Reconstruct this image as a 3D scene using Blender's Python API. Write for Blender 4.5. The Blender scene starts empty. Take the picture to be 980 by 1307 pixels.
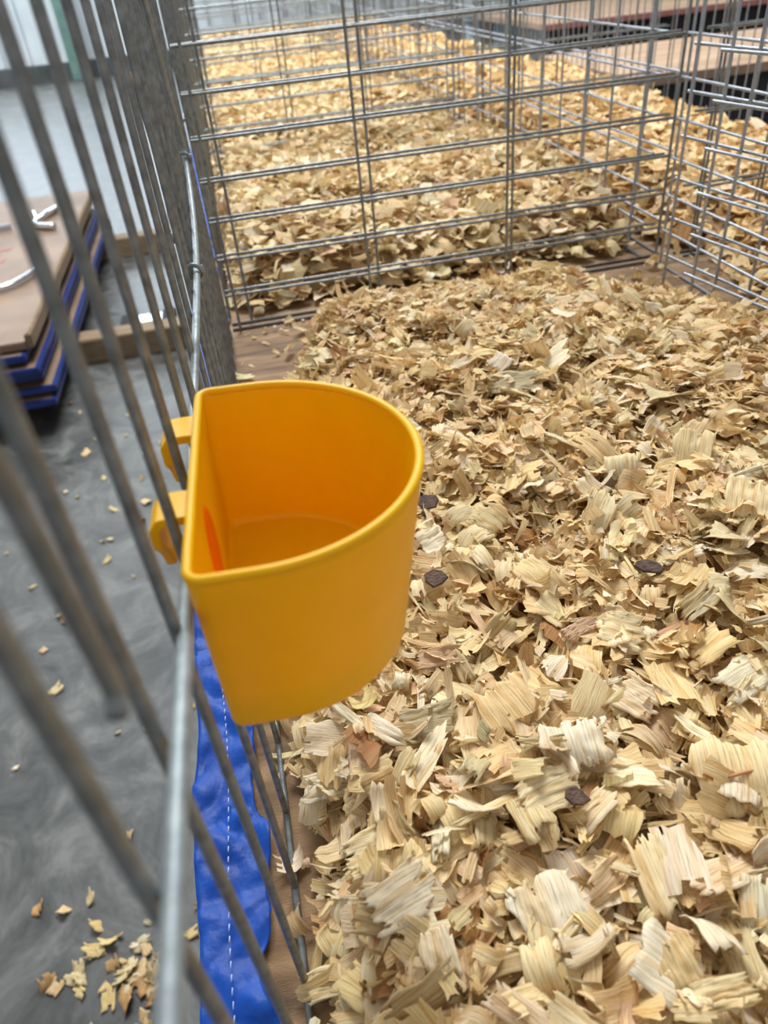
import bpy, bmesh, math, random
import numpy as np
from mathutils import Vector, Matrix

random.seed(7)
rng = np.random.default_rng(11)
scene = bpy.context.scene
COL = scene.collection

# ------------------------------------------------------------------ camera
F_PX, IMG_W, IMG_H = 935.0, 980.0, 1307.0
def _ray(px, py):
    return np.array([(px - IMG_W / 2) / F_PX, (py - IMG_H / 2) / F_PX, 1.0])
_vx = _ray(7940, -823); _vx /= np.linalg.norm(_vx)
_vy = _ray(243, -48);   _vy /= np.linalg.norm(_vy)
_vz = -_ray(630, 1890); _vz /= np.linalg.norm(_vz)
_U, _S, _Vt = np.linalg.svd(np.stack([_vx, _vy, _vz]))
ROT = _U @ _Vt
CAM = np.array([0.022, 0.0, 0.265])
cam_data = bpy.data.cameras.new('camera')
cam_data.sensor_fit = 'VERTICAL'
cam_data.sensor_height = 36.0
cam_data.sensor_width = 36.0 * IMG_W / IMG_H
cam_data.lens = F_PX / IMG_H * 36.0
cam_data.clip_start = 0.004
cam_data.clip_end = 100
cam_data.dof.use_dof = True
cam_data.dof.focus_distance = 0.31
cam_data.dof.aperture_fstop = cam_data.lens / 1.75
cam = bpy.data.objects.new('camera', cam_data)
COL.objects.link(cam)
_r = ROT @ np.array([1, 0, 0]); _u = ROT @ np.array([0, -1, 0]); _b = ROT @ np.array([0, 0, -1])
cam.matrix_world = Matrix(((_r[0], _u[0], _b[0], CAM[0]), (_r[1], _u[1], _b[1], CAM[1]),
                           (_r[2], _u[2], _b[2], CAM[2]), (0, 0, 0, 1)))
scene.camera = cam

# ------------------------------------------------------------------ light
world = bpy.data.worlds.new('world'); scene.world = world
world.use_nodes = True
bg = world.node_tree.nodes['Background']
bg.inputs[0].default_value = (0.96, 0.97, 1.0, 1)
bg.inputs[1].default_value = 0.55
def area(name, loc, target, size, energy, color):
    d = bpy.data.lights.new(name, 'AREA'); d.shape = 'RECTANGLE'
    d.size, d.size_y = size; d.energy = energy; d.color = color
    o = bpy.data.objects.new(name, d); COL.objects.link(o)
    o.location = loc
    o.rotation_euler = (Vector(target) - Vector(loc)).to_track_quat('-Z', 'Y').to_euler()
    return o
area('roof_skylight', (0.3, 2.6, 2.6), (0.25, 1.7, 0), (1.5, 1.5), 190, (0.92, 0.96, 1.0))
area('hall_doorway', (-2.6, 11.85, 2.1), (-2.4, 2.0, 1.2), (6.5, 2.6), 300, (0.76, 0.87, 1.0))
area('wall_fill_light', (-3.0, 9.0, 4.6), (-3.0, 10.6, 0), (5.0, 2.0), 420, (0.88, 0.96, 1.0))  # added fill above the frame, brightens the far wall and floor
scene.view_settings.view_transform = 'Standard'
scene.view_settings.look = 'None'
scene.view_settings.exposure = 0.0
scene.view_settings.gamma = 1.0
scene.view_settings.use_curve_mapping = False

# ------------------------------------------------------------------ helpers
def on_z(p, h):
    d = ROT @ _ray(*p); return CAM + d * ((h - CAM[2]) / d[2])
def on_x(p, x):
    d = ROT @ _ray(*p); return CAM + d * ((x - CAM[0]) / d[0])

def link(name, mesh, mat=None, parent=None, loc=None):
    o = bpy.data.objects.new(name, mesh); COL.objects.link(o)
    if mat is not None and mesh is not None and not mesh.materials:
        mesh.materials.append(mat)
    if parent is not None: o.parent = parent
    if loc is not None: o.location = loc
    return o
def tag(o, label, cat=None, group=None, kind=None):
    o['label'] = label
    if cat: o['category'] = cat
    if group: o['group'] = group
    if kind: o['kind'] = kind
    return o
def empty(name, loc, label, cat, group=None):
    o = bpy.data.objects.new(name, None); COL.objects.link(o); o.location = loc
    o.empty_display_size = 0.02
    return tag(o, label, cat, group)
def mesh_from(verts, faces, name='mesh', smooth=False):
    me = bpy.data.meshes.new(name); me.from_pydata([tuple(v) for v in verts], [], faces); me.update()
    if smooth: me.polygons.foreach_set('use_smooth', [True] * len(me.polygons))
    return me
def box_mesh(x0, x1, y0, y1, z0, z1, bev=0.0):
    bm = bmesh.new()
    bmesh.ops.create_cube(bm, size=1)
    for v in bm.verts:
        v.co = Vector(((x0 + x1) / 2 + v.co.x * (x1 - x0), (y0 + y1) / 2 + v.co.y * (y1 - y0), (z0 + z1) / 2 + v.co.z * (z1 - z0)))
    if bev: bmesh.ops.bevel(bm, geom=bm.edges[:], offset=bev, segments=2, affect='EDGES')
    me = bpy.data.meshes.new('box'); bm.to_mesh(me); bm.free(); return me
def tube_data(path, r, sides=10, closed=False):
    P = [Vector(p) for p in path]; n = len(P); V = []; Fc = []
    prev = None
    for i, p in enumerate(P):
        a = P[i - 1] if (i > 0 or closed) else P[i]
        b = P[(i + 1) % n] if (i < n - 1 or closed) else P[i]
        t = (b - a).normalized()
        if prev is None:
            s = t.orthogonal().normalized()
        else:
            s = (prev - t * prev.dot(t)).normalized()
        prev = s; w = t.cross(s)
        rr = r[i] if isinstance(r, (list, tuple)) else r
        for k in range(sides):
            an = 2 * math.pi * k / sides
            V.append(p + (s * math.cos(an) + w * math.sin(an)) * rr)
    m = n if closed else n - 1
    for i in range(m):
        j = (i + 1) % n
        for k in range(sides):
            l = (k + 1) % sides
            Fc.append((i * sides + k, i * sides + l, j * sides + l, j * sides + k))
    if not closed:
        Fc.append(tuple(range(sides))[::-1]); Fc.append(tuple((n - 1) * sides + k for k in range(sides)))
    return V, Fc
def tubes_mesh(paths, r, sides=10, off=(0, 0, 0)):
    V = []; Fc = []
    for p in paths:
        v, f = tube_data([Vector(q) - Vector(off) for q in p], r, sides); b = len(V)
        V += v; Fc += [tuple(i + b for i in q) for q in f]
    return mesh_from(V, Fc, 'tubes', True)
def smooth_path(pts, n=6):
    P = [Vector(p) for p in pts]; out = []
    for i in range(len(P) - 1):
        a, b, c, d = P[max(i - 1, 0)], P[i], P[i + 1], P[min(i + 2, len(P) - 1)]
        for k in range(n):
            t = k / n
            out.append(0.5 * ((2 * b) + (c - a) * t + (2 * a - 5 * b + 4 * c - d) * t * t + (3 * b - a - 3 * c + d) * t ** 3))
    out.append(P[-1]); return out

# ------------------------------------------------------------------ materials
def new_mat(name):
    m = bpy.data.materials.new(name); m.use_nodes = True
    nt = m.node_tree; return m, nt, nt.nodes['Principled BSDF']
def ramp(nt, stops):
    r = nt.nodes.new('ShaderNodeValToRGB')
    el = r.color_ramp.elements
    while len(el) < len(stops): el.new(0.5)
    for e, (p, c) in zip(el, stops): e.position = p; e.color = (*c, 1)
    return r
def noise_mat(name, stops, scale, rough=0.6, metal=0.0, bump=0.0, bscale=None, detail=6, rough_var=0.0, stretch=None, spec=None, distortion=0.0, nrough=0.5):
    m, nt, b = new_mat(name); L = nt.links
    tc = nt.nodes.new('ShaderNodeTexCoord'); mp = nt.nodes.new('ShaderNodeMapping')
    geo = nt.nodes.new('ShaderNodeNewGeometry')
    L.new(geo.outputs['Position'], mp.inputs[0])
    if stretch: mp.inputs['Scale'].default_value = stretch
    n = nt.nodes.new('ShaderNodeTexNoise'); n.inputs['Scale'].default_value = scale; n.inputs['Detail'].default_value = detail
    n.inputs['Distortion'].default_value = distortion; n.inputs['Roughness'].default_value = nrough
    L.new(mp.outputs[0], n.inputs['Vector'])
    r = ramp(nt, stops); L.new(n.outputs[0], r.inputs[0]); L.new(r.outputs[0], b.inputs['Base Color'])
    b.inputs['Roughness'].default_value = rough; b.inputs['Metallic'].default_value = metal
    if spec is not None: b.inputs['Specular IOR Level'].default_value = spec
    if rough_var:
        mr = nt.nodes.new('ShaderNodeMapRange'); mr.inputs[3].default_value = rough - rough_var; mr.inputs[4].default_value = rough + rough_var
        L.new(n.outputs[0], mr.inputs[0]); L.new(mr.outputs[0], b.inputs['Roughness'])
    if bump:
        n2 = nt.nodes.new('ShaderNodeTexNoise'); n2.inputs['Scale'].default_value = bscale or scale * 3; n2.inputs['Detail'].default_value = 5
        L.new(mp.outputs[0], n2.inputs['Vector'])
        bp = nt.nodes.new('ShaderNodeBump'); bp.inputs['Strength'].default_value = bump; bp.inputs['Distance'].default_value = 0.002
        L.new(n2.outputs[0], bp.inputs['Height']); L.new(bp.outputs[0], b.inputs['Normal'])
    return m

M_WIRE = noise_mat('galvanised_wire', [(0.3, (0.15, 0.16, 0.158)), (0.7, (0.29, 0.31, 0.305))], 220, 0.40, 0.45, bump=0.15, bscale=900)
M_WIRE_L = noise_mat('bright_galvanised_wire', [(0.3, (0.22, 0.25, 0.25)), (0.7, (0.33, 0.37, 0.37))], 220, 0.5, 0.35, bump=0.1, bscale=900)
M_WIRE_B = noise_mat('thin_bright_wire', [(0.3, (0.30, 0.33, 0.36)), (0.7, (0.46, 0.49, 0.54))], 160, 0.36, 0.55)
M_FLOOR = noise_mat('concrete', [(0.33, (0.035, 0.036, 0.034)), (0.5, (0.085, 0.086, 0.08)), (0.66, (0.165, 0.165, 0.15))], 9.0, 0.40, bump=0.3, bscale=60, detail=12, rough_var=0.14, distortion=0.9, nrough=0.68)
M_TARP = noise_mat('blue_tarpaulin', [(0.3, (0.003, 0.042, 0.27)), (0.7, (0.007, 0.080, 0.42))], 60, 0.46, bump=0.25, bscale=220, spec=0.25)
M_BOARD = noise_mat('bare_plywood', [(0.30, (0.11, 0.06, 0.026)), (0.5, (0.27, 0.155, 0.07)), (0.72, (0.44, 0.28, 0.14))], 14, 0.7, bump=0.4, bscale=400, stretch=(1.0, 6.0, 6.0), detail=9)
M_PLY = noise_mat('pale_plywood', [(0.25, (0.30, 0.19, 0.11)), (0.75, (0.46, 0.32, 0.21))], 4, 0.6, stretch=(1, 5, 5))
M_CARD = noise_mat('brown_hardboard', [(0.35, (0.17, 0.105, 0.06)), (0.65, (0.27, 0.175, 0.11))], 5, 0.6)
M_BLUE = noise_mat('blue_edging', [(0.3, (0.008, 0.022, 0.12)), (0.7, (0.015, 0.04, 0.20))], 12, 0.35)
M_DARK = noise_mat('dark_matte', [(0.3, (0.012, 0.012, 0.014)), (0.7, (0.03, 0.03, 0.033))], 20, 0.8)
M_CHROME = noise_mat('shiny_steel', [(0.3, (0.6, 0.62, 0.62)), (0.7, (0.8, 0.82, 0.82))], 60, 0.2, 0.9)
M_WALL = noise_mat('white_wall_sheet', [(0.3, (0.70, 0.76, 0.80)), (0.7, (0.82, 0.87, 0.90))], 3, 0.5)
M_GREEN = noise_mat('green_paint', [(0.3, (0.13, 0.24, 0.21)), (0.7, (0.20, 0.33, 0.29))], 8, 0.5)
M_GREY = noise_mat('dark_kerb', [(0.3, (0.06, 0.065, 0.065)), (0.7, (0.12, 0.125, 0.125))], 6, 0.7)
M_WHITE = noise_mat('white_paint', [(0.3, (0.68, 0.70, 0.72)), (0.7, (0.80, 0.82, 0.84))], 6, 0.5)
M_TEAL = noise_mat('teal_plastic', [(0.3, (0.02, 0.07, 0.10)), (0.7, (0.04, 0.11, 0.15))], 6, 0.4)
M_BATTEN = noise_mat('old_timber', [(0.3, (0.16, 0.105, 0.055)), (0.7, (0.30, 0.21, 0.12))], 8, 0.75, stretch=(2, 14, 14))
M_THREAD = noise_mat('pale_thread', [(0.3, (0.30, 0.42, 0.75)), (0.7, (0.45, 0.55, 0.85))], 50, 0.7)
M_RED = noise_mat('red_print', [(0.3, (0.30, 0.11, 0.085)), (0.7, (0.40, 0.16, 0.13))], 30, 0.7)
M_BARK = noise_mat('dark_bark', [(0.3, (0.06, 0.035, 0.025)), (0.7, (0.15, 0.085, 0.055))], 300, 0.8, bump=0.5, bscale=900)
M_YTAPE = noise_mat('ochre_plastic', [(0.3, (0.42, 0.27, 0.01)), (0.7, (0.55, 0.37, 0.02))], 60, 0.45)

def yellow_mat(name, col, sss):
    m, nt, b = new_mat(name); L = nt.links
    geo = nt.nodes.new('ShaderNodeNewGeometry')
    n = nt.nodes.new('ShaderNodeTexNoise'); n.inputs['Scale'].default_value = 90; n.inputs['Detail'].default_value = 4
    L.new(geo.outputs['Position'], n.inputs['Vector'])
    r = ramp(nt, [(0.3, tuple(c * 0.95 for c in col)), (0.7, col)]); L.new(n.outputs[0], r.inputs[0]); L.new(r.outputs[0], b.inputs['Base Color'])
    b.inputs['Roughness'].default_value = 0.36; b.inputs['Specular IOR Level'].default_value = 0.3
    b.inputs['Subsurface Weight'].default_value = sss
    b.inputs['Subsurface Radius'].default_value = (0.004, 0.0016, 0.0002)
    b.inputs['Subsurface Scale'].default_value = 1.0
    bp = nt.nodes.new('ShaderNodeBump'); bp.inputs['Strength'].default_value = 0.04; bp.inputs['Distance'].default_value = 0.001
    L.new(n.outputs[0], bp.inputs['Height']); L.new(bp.outputs[0], b.inputs['Normal'])
    tr = nt.nodes.new('ShaderNodeBsdfTranslucent'); L.new(r.outputs[0], tr.inputs[0])
    ms = nt.nodes.new('ShaderNodeMixShader'); ms.inputs[0].default_value = 0.22
    L.new(b.outputs[0], ms.inputs[1]); L.new(tr.outputs[0], ms.inputs[2]); L.new(ms.outputs[0], nt.nodes['Material Output'].inputs[0])
    return m
M_YEL = yellow_mat('yellow_plastic', (0.98, 0.57, 0.002), 0.12)
M_ORANGE = yellow_mat('orange_plastic', (0.95, 0.19, 0.002), 0.1)

def shaving_mat():
    m, nt, b = new_mat('pine_shaving'); L = nt.links; N = nt.nodes
    at = N.new('ShaderNodeAttribute'); at.attribute_name = 'tint'
    uv = N.new('ShaderNodeUVMap'); uv.uv_map = 'UVMap'
    mp = N.new('ShaderNodeMapping'); mp.inputs['Scale'].default_value = (70.0, 1500.0, 1.0)
    L.new(uv.outputs[0], mp.inputs[0])
    n = N.new('ShaderNodeTexNoise'); n.inputs['Scale'].default_value = 1.0; n.inputs['Detail'].default_value = 4; n.inputs['Roughness'].default_value = 0.65
    L.new(mp.outputs[0], n.inputs['Vector'])
    # growth-ring bands across the fibre
    mp2 = N.new('ShaderNodeMapping'); mp2.inputs['Scale'].default_value = (22.0, 420.0, 1.0)
    L.new(uv.outputs[0], mp2.inputs[0])
    n2 = N.new('ShaderNodeTexNoise'); n2.inputs['Scale'].default_value = 1.0; n2.inputs['Detail'].default_value = 1
    L.new(mp2.outputs[0], n2.inputs['Vector'])
    r2 = ramp(nt, [(0.38, (1.0, 1.0, 1.0)), (0.54, (0.98, 0.93, 0.84)), (0.64, (0.88, 0.74, 0.55))])
    L.new(n2.outputs[0], r2.inputs[0])
    r1 = ramp(nt, [(0.34, (0.66, 0.56, 0.42)), (0.47, (0.97, 0.94, 0.89)), (0.62, (1.1, 1.09, 1.07))])
    L.new(n.outputs[0], r1.inputs[0])
    mx = N.new('ShaderNodeMix'); mx.data_type = 'RGBA'; mx.blend_type = 'MULTIPLY'; mx.inputs[0].default_value = 1.0
    L.new(at.outputs['Color'], mx.inputs[6]); L.new(r1.outputs[0], mx.inputs[7])
    mx2 = N.new('ShaderNodeMix'); mx2.data_type = 'RGBA'; mx2.blend_type = 'MULTIPLY'; mx2.inputs[0].default_value = 0.85
    L.new(mx.outputs[2], mx2.inputs[6]); L.new(r2.outputs[0], mx2.inputs[7])
    oi = N.new('ShaderNodeObjectInfo')
    r3 = ramp(nt, [(0.0, (0.88, 0.84, 0.78)), (0.5, (1.0, 1.0, 1.0)), (1.0, (1.06, 1.0, 0.92))])
    L.new(oi.outputs['Random'], r3.inputs[0])
    mx3 = N.new('ShaderNodeMix'); mx3.data_type = 'RGBA'; mx3.blend_type = 'MULTIPLY'; mx3.inputs[0].default_value = 1.0
    L.new(mx2.outputs[2], mx3.inputs[6]); L.new(r3.outputs[0], mx3.inputs[7])
    L.new(mx3.outputs[2], b.inputs['Base Color'])
    b.inputs['Roughness'].default_value = 0.62
    b.inputs['Specular IOR Level'].default_value = 0.3
    bp = N.new('ShaderNodeBump'); bp.inputs['Strength'].default_value = 0.7; bp.inputs['Distance'].default_value = 0.0008
    L.new(n.outputs[0], bp.inputs['Height']); L.new(bp.outputs[0], b.inputs['Normal'])
    tr = N.new('ShaderNodeBsdfTranslucent'); L.new(mx3.outputs[2], tr.inputs[0])
    ms = N.new('ShaderNodeMixShader'); ms.inputs[0].default_value = 0.22
    out = N['Material Output']
    L.new(b.outputs[0], ms.inputs[1]); L.new(tr.outputs[0], ms.inputs[2]); L.new(ms.outputs[0], out.inputs[0])
    return m
M_SHAV = shaving_mat()

# ------------------------------------------------------------------ setting
FZ = -0.75
fl = link('floor', mesh_from([(-14, -4, FZ), (16, -4, FZ), (16, 12.2, FZ), (-14, 12.2, FZ)], [(0, 1, 2, 3)]), M_FLOOR)
tag(fl, 'grey worn concrete hall floor', kind='structure')
wl = link('wall_back', box_mesh(-14, 16, 12.05, 12.2, FZ, 3.2), M_WALL)
tag(wl, 'white sheet-metal back wall of the hall', kind='structure')
rib = box_mesh(-0.03, 0.03, 12.0, 12.05, FZ + 0.2, 3.2, 0.008); rib.materials.append(M_WALL)
for i in range(36):
    o = link('wall_rib', rib, None, wl, (-6.0 + 0.34 * i, 0, 0))
kb = link('baseboard_back', box_mesh(-14, 16, 11.9, 12.05, FZ, FZ + 0.2), M_GREY); tag(kb, 'dark kerb along the foot of the white wall', kind='structure')
gp = link('trim_1', box_mesh(-1.72, -1.52, 11.72, 11.9, FZ, 3.2, 0.01), M_GREEN); tag(gp, 'green painted steel column against the white wall', kind='structure')
wp = link('trim_2', box_mesh(3.75, 3.9, 10.9, 11.05, FZ, 3.2, 0.01), M_WHITE); tag(wp, 'white steel column far behind the cages', kind='structure')

# ------------------------------------------------------------------ the bench that carries both cage rows
ROW_Y0, ROW_Y1 = -0.25, 3.98
bench = empty('bench', (0.37, 1.9, FZ), 'long plywood bench carrying both rows of wire cages', 'bench')
def rel(o, root): o.location = -Vector(root.location); return o
for i in range(4):
    y0 = ROW_Y0 + i * (ROW_Y1 - ROW_Y0) / 4; y1 = ROW_Y0 + (i + 1) * (ROW_Y1 - ROW_Y0) / 4 - 0.003
    rel(link('board', box_mesh(-0.036, 0.79, y0, y1, -0.018, 0.0), M_BOARD, bench), bench)
for x in (0.05, 0.7):
    for y in (0.0, 1.3, 2.6, 3.8):
        rel(link('leg', box_mesh(x - 0.025, x + 0.025, y - 0.025, y + 0.025, FZ, -0.018, 0.004), M_BATTEN, bench), bench)

_TAB = {}
def vnoise(x, y, s, seed, lin=False):
    """smooth value noise, numpy"""
    r = _TAB.get(seed)
    if r is None: r = _TAB[seed] = np.random.default_rng(seed).random((64, 64))
    X = np.asarray(x) / s + 100.0; Yv = np.asarray(y) / s + 100.0
    xi = np.floor(X).astype(int); yi = np.floor(Yv).astype(int); fx = X - xi; fy = Yv - yi
    if not lin: fx = fx * fx * (3 - 2 * fx); fy = fy * fy * (3 - 2 * fy)
    g = lambda a, b: r[a % 64, b % 64]
    return (g(xi, yi) * (1 - fx) + g(xi + 1, yi) * fx) * (1 - fy) + (g(xi, yi + 1) * (1 - fx) + g(xi + 1, yi + 1) * fx) * fy

# blue tarpaulin strips along both long edges of the bench
def tarp(name, xin, xout, label, side, root_y):
    ny, nx = 1300, 22
    ys = np.linspace(ROW_Y0 - 0.02, ROW_Y1, ny) if side < 0 else np.linspace(0.3, ROW_Y1, ny)
    # denser near the camera
    t = np.linspace(0, 1, ny) ** 1.8
    ys = ys[0] + (ys[-1] - ys[0]) * t
    V = []; Fc = []
    for j, y in enumerate(ys):
        inner = xin + side * 0.0052 * (2.0 * vnoise(y, 3.3, 0.022, 5) + 0.8 * vnoise(y, 9.3, 0.008, 6) - 1.2)
        outer = xout + side * 0.003 * (vnoise(y, 1.3, 0.03, 8) - 0.5)
        for i in range(nx):
            s = i / (nx - 1)
            x = inner + (outer - inner) * s
            wr = abs(vnoise(0.5 * x + 0.55 * y, y - 0.6 * x, 0.009, 12, True) - 0.5) * 0.0062 + abs(vnoise(0.5 * x - 0.7 * y, y + x, 0.016, 15, True) - 0.5) * 0.0065 + 0.0016 * abs(vnoise(x - y, 0.6 * y + x, 0.0045, 16, True) - 0.5)
            V.append((x, y, 0.0012 + wr))
        for i in range(7):
            s = (i + 1) / 7
            bx = outer + side * (0.004 * math.sin(s * 3.1) + 0.012 * s * (vnoise(y, s * 3, 0.12, 9) - 0.35))
            V.append((bx, y, 0.0012 - 0.20 * s ** 1.2 + 0.003 * vnoise(y, s, 0.02, 4)))
    w = nx + 7
    for j in range(ny - 1):
        for i in range(w - 1):
            q = (j * w + i, j * w + i + 1, (j + 1) * w + i + 1, (j + 1) * w + i)
            Fc.append(q if side > 0 else q[::-1])
    me = mesh_from(V, Fc, name, True)
    o = link(name, me, M_TARP); o.location = (0, 0, 0)
    so = o.modifiers.new('thick', 'SOLIDIFY'); so.thickness = 0.0006; so.offset = 1
    tag(o, label, 'tarpaulin')
    return o
tarp_l = tarp('tarpaulin', -0.0125, -0.0385, 'crinkled blue tarpaulin folded over the bench edge beside the concrete aisle', -1, 0)
tarp_r = tarp('tarpaulin', 0.755, 0.795, 'blue tarpaulin over the far bench edge behind the right cages', 1, 0)
st = []
y = -0.02
while y < 0.75:
    x = -0.0265 + 0.0012 * math.sin(y * 40)
    zz = 0.0066
    st.append([(x, y, zz), (x + 0.0002, y + 0.0022, zz)]); y += 0.0040
sto = link('stitching', tubes_mesh(st, 0.00028, 4), M_THREAD, tarp_l); sto['kind'] = 'stuff'

# ------------------------------------------------------------------ wire cages
def unit_wire(mat):
    v, f = tube_data([(0, 0, 0), (0, 0, 1)], 1.0, 8)
    me = mesh_from(v, f, 'wire_' + mat.name, True)
    for p in me.polygons:
        if len(p.vertices) > 4: p.use_smooth = False
    me.materials.append(mat); return me
UW = {m.name: unit_wire(m) for m in (M_WIRE, M_WIRE_B)}
def wire(name, p, q, r, mat, parent, off):
    p = Vector(p) - off; q = Vector(q) - off; d = q - p
    o = bpy.data.objects.new(name, UW[mat.name]); COL.objects.link(o); o.parent = parent
    o.rotation_mode = 'QUATERNION'; o.location = p; o.rotation_quaternion = d.to_track_quat('Z', 'Y'); o.scale = (r, r, d.length)
    return o
CZ = 0.345; PITCH = 0.0315; RW = 0.00125
def panel(name, root, a, b, vpos, hz, mat, r=RW, top=CZ, over=0.003, hside=None, frame_base=True, jitter=0.0, z0=0.0015):
    """a flat wire panel from ground point a to b: frame mesh with one child per wire. vpos: distances along; hz: heights"""
    off = Vector(root.location); a = Vector((a[0], a[1], z0)); b = Vector((b[0], b[1], z0)); d = (b - a); Ln = d.length; d.normalize()
    nrm = hside if hside is not None else Vector((-d.y, d.x, 0))
    nrm = Vector(nrm) * (2 * r)
    fr = [[a - d * over, b + d * over], [a + Vector((0, 0, top)), b + Vector((0, 0, top))]]
    p = link(name, tubes_mesh(fr[:1], r * 1.05, 8, off), mat, root)
    zero = Vector((0, 0, 0))
    wire('top_wire', fr[1][0] - off, fr[1][1] - off, r * 1.05, mat, p, zero)
    for s in vpos:
        c = a + d * s + Vector((0, 0, -r * 0.5)); e = Vector((random.gauss(0, jitter), random.gauss(0, jitter), 0))
        wire('vertical_wire', c - off + nrm, c + e + Vector((0, 0, top + over)) - off + nrm, r, mat, p, zero)
    for h in hz:
        sag = Vector((0, 0, random.gauss(0, jitter)))
        wire('horizontal_wire', a - d * over + Vector((0, 0, h)) - off, b + d * over + Vector((0, 0, h)) + sag - off, r, mat, p, zero)
    return p
CW = 0.413; CL = 0.655
ordn = ['', 'second', 'third', 'fourth', 'fifth', 'sixth']
HZ = [PITCH * k for k in range(1, 11)]
FX = -0.0045
for k in range(6):
    y0, y1 = k * CL, (k + 1) * CL
    if k == 0: lab = 'nearest galvanised wire cage, with the yellow cup hung on its front bars'
    else: lab = 'galvanised wire cage in the aisle-side row, %s from the yellow cup end' % ordn[k]
    root = empty('wire_cage', (0.2, y0 + CL / 2, 0), lab, 'cage', 'wire cages standing on the bench')
    mat = M_WIRE
    ys = []
    if k == 0:
        y0f = -0.12
        YV = [1.2045 * v for v in (-0.0945, -0.0675, -0.0405, -0.0135, 0.0135, 0.0405, 0.0615, 0.0858, 0.1125, 0.1372, 0.1645, 0.1917, 0.219)]
        while YV[-1] < y1 - 0.04: YV.append(YV[-1] + 0.0305)
        ys = [v - y0f for v in YV]
        panel('front_panel', root, (FX, y0f), (FX, y1 - 0.004), ys, [], mat, r=0.00128, hside=(0, 0, 0), jitter=0.0006, over=0.0)
    else:
        n = 25; ys = [(i + 0.5) * (CL - 0.022) / n for i in range(n)]
        panel('front_panel', root, (FX, y0 + 0.018), (FX, y1 - 0.004), ys, [0.17], mat, r=0.00125, hside=(0.5, 0, 0), jitter=0.0008, over=0.0)
    # two partition meshes back to back at the far end
    vx = [0.004, 0.128, 0.258, 0.411]
    panel('partition_panel', root, (0.001, y1), (CW, y1), [v for v in vx], HZ, M_WIRE if k == 0 else M_WIRE, hside=(0, -1, 0), jitter=0.0006)
    panel('partition_panel', root, (0.001, y1 + 0.013), (CW, y1 + 0.013), [v + 0.0115 for v in vx[:-1]], HZ, M_WIRE, hside=(0, 1, 0), jitter=0.0006)
    if k > 0:
        vb = [0.02 + 0.062 * i for i in range(11)]
        panel('back_panel', root, (CW - 0.006, y0 + 0.02), (CW - 0.006, y1 - 0.004), vb, HZ, M_WIRE_B, hside=(-1, 0, 0), jitter=0.0006)
    if k == 0:
        CAGE0 = root
# near cage: back wall and the two loose inner panels
panel('back_panel', CAGE0, (CW, 0.652), (CW + 0.004, 0.1), [0.004, 0.14, 0.27, 0.40, 0.53], HZ, M_WIRE_B, hside=(1, 0, 0))
dA = Vector((0.0153, -0.1185, 0)).normalized(); A0 = Vector((0.3815, 0.582, 0)); A1 = A0 + dA * 0.46
tag_a = panel('loose_panel', CAGE0, A0[:2], A1[:2], [0.003, 0.066, 0.132, 0.20, 0.265, 0.33, 0.395, 0.455], HZ, M_WIRE_B, hside=(-1, 0, 0), over=0.004)
dB = Vector((0.0148, -0.0845, 0)).normalized(); B0 = Vector((0.3735, 0.5345, 0)); B1 = B0 + dB * 0.42
panel('loose_panel', CAGE0, B0[:2], B1[:2], [0.003, 0.10, 0.20, 0.30, 0.415], HZ[:7], M_WIRE_B, hside=(1, 0, 0), over=0.004, top=0.2315)
# near cage: door frame rod with its far upright, clips and the two bent latch wires
off = Vector(CAGE0.location)
RX = FX + 0.0029
rod = [on_x(p, FX + dx) for p, dx in [((196, 1900), .0029), ((205, 1550), .0029), ((215, 1300), .0029), ((228, 980), .0029), ((235, 840), .0024), ((238, 770), .0008), ((244, 620), -0.0012), ((247, 520), -0.001), ((249, 460), .001), ((250, 420), .0026), ((251, 350), .0029),
                                      ((248, 290), .0029), ((243, 245), .0029), ((237, 205), .0029), ((232, 180), .0029), ((210, 100), .0029), ((184, 0), .0029), ((160, -90), .0029)]]
link('door_rod', tubes_mesh([smooth_path(rod, 5)], 0.0016, 10, off), M_WIRE_L, CAGE0)
for y, zc in ((rod[10][1], rod[10][2]), (rod[13][1], rod[13][2])):
    ring = [(RX - 0.0012 + 0.0042 * math.cos(a), y + 0.0006 * a, zc + 0.0042 * math.sin(a)) for a in np.linspace(0, 2 * math.pi * 1.1, 18)]
    link('wire_clip', tubes_mesh([ring], 0.0011, 8, off), M_WIRE, CAGE0)
hook = [on_x(p, -0.0085) for p in [(158, 92), (164, 99), (172, 110), (190, 159), (206, 214), (214, 245), (219, 275), (222, 306)]]
link('latch_wire', tubes_mesh([smooth_path(hook, 5)], 0.0021, 10, off), M_WIRE, CAGE0)
hook2 = [on_x(p, -0.0015) for p in [(-90, 520), (-40, 560), (0, 608), (45, 690), (95, 785), (132, 855), (147, 885), (149, 915)]]
link('latch_wire', tubes_mesh([smooth_path(hook2, 5)], 0.00125, 10, off), M_WIRE, CAGE0)

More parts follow.
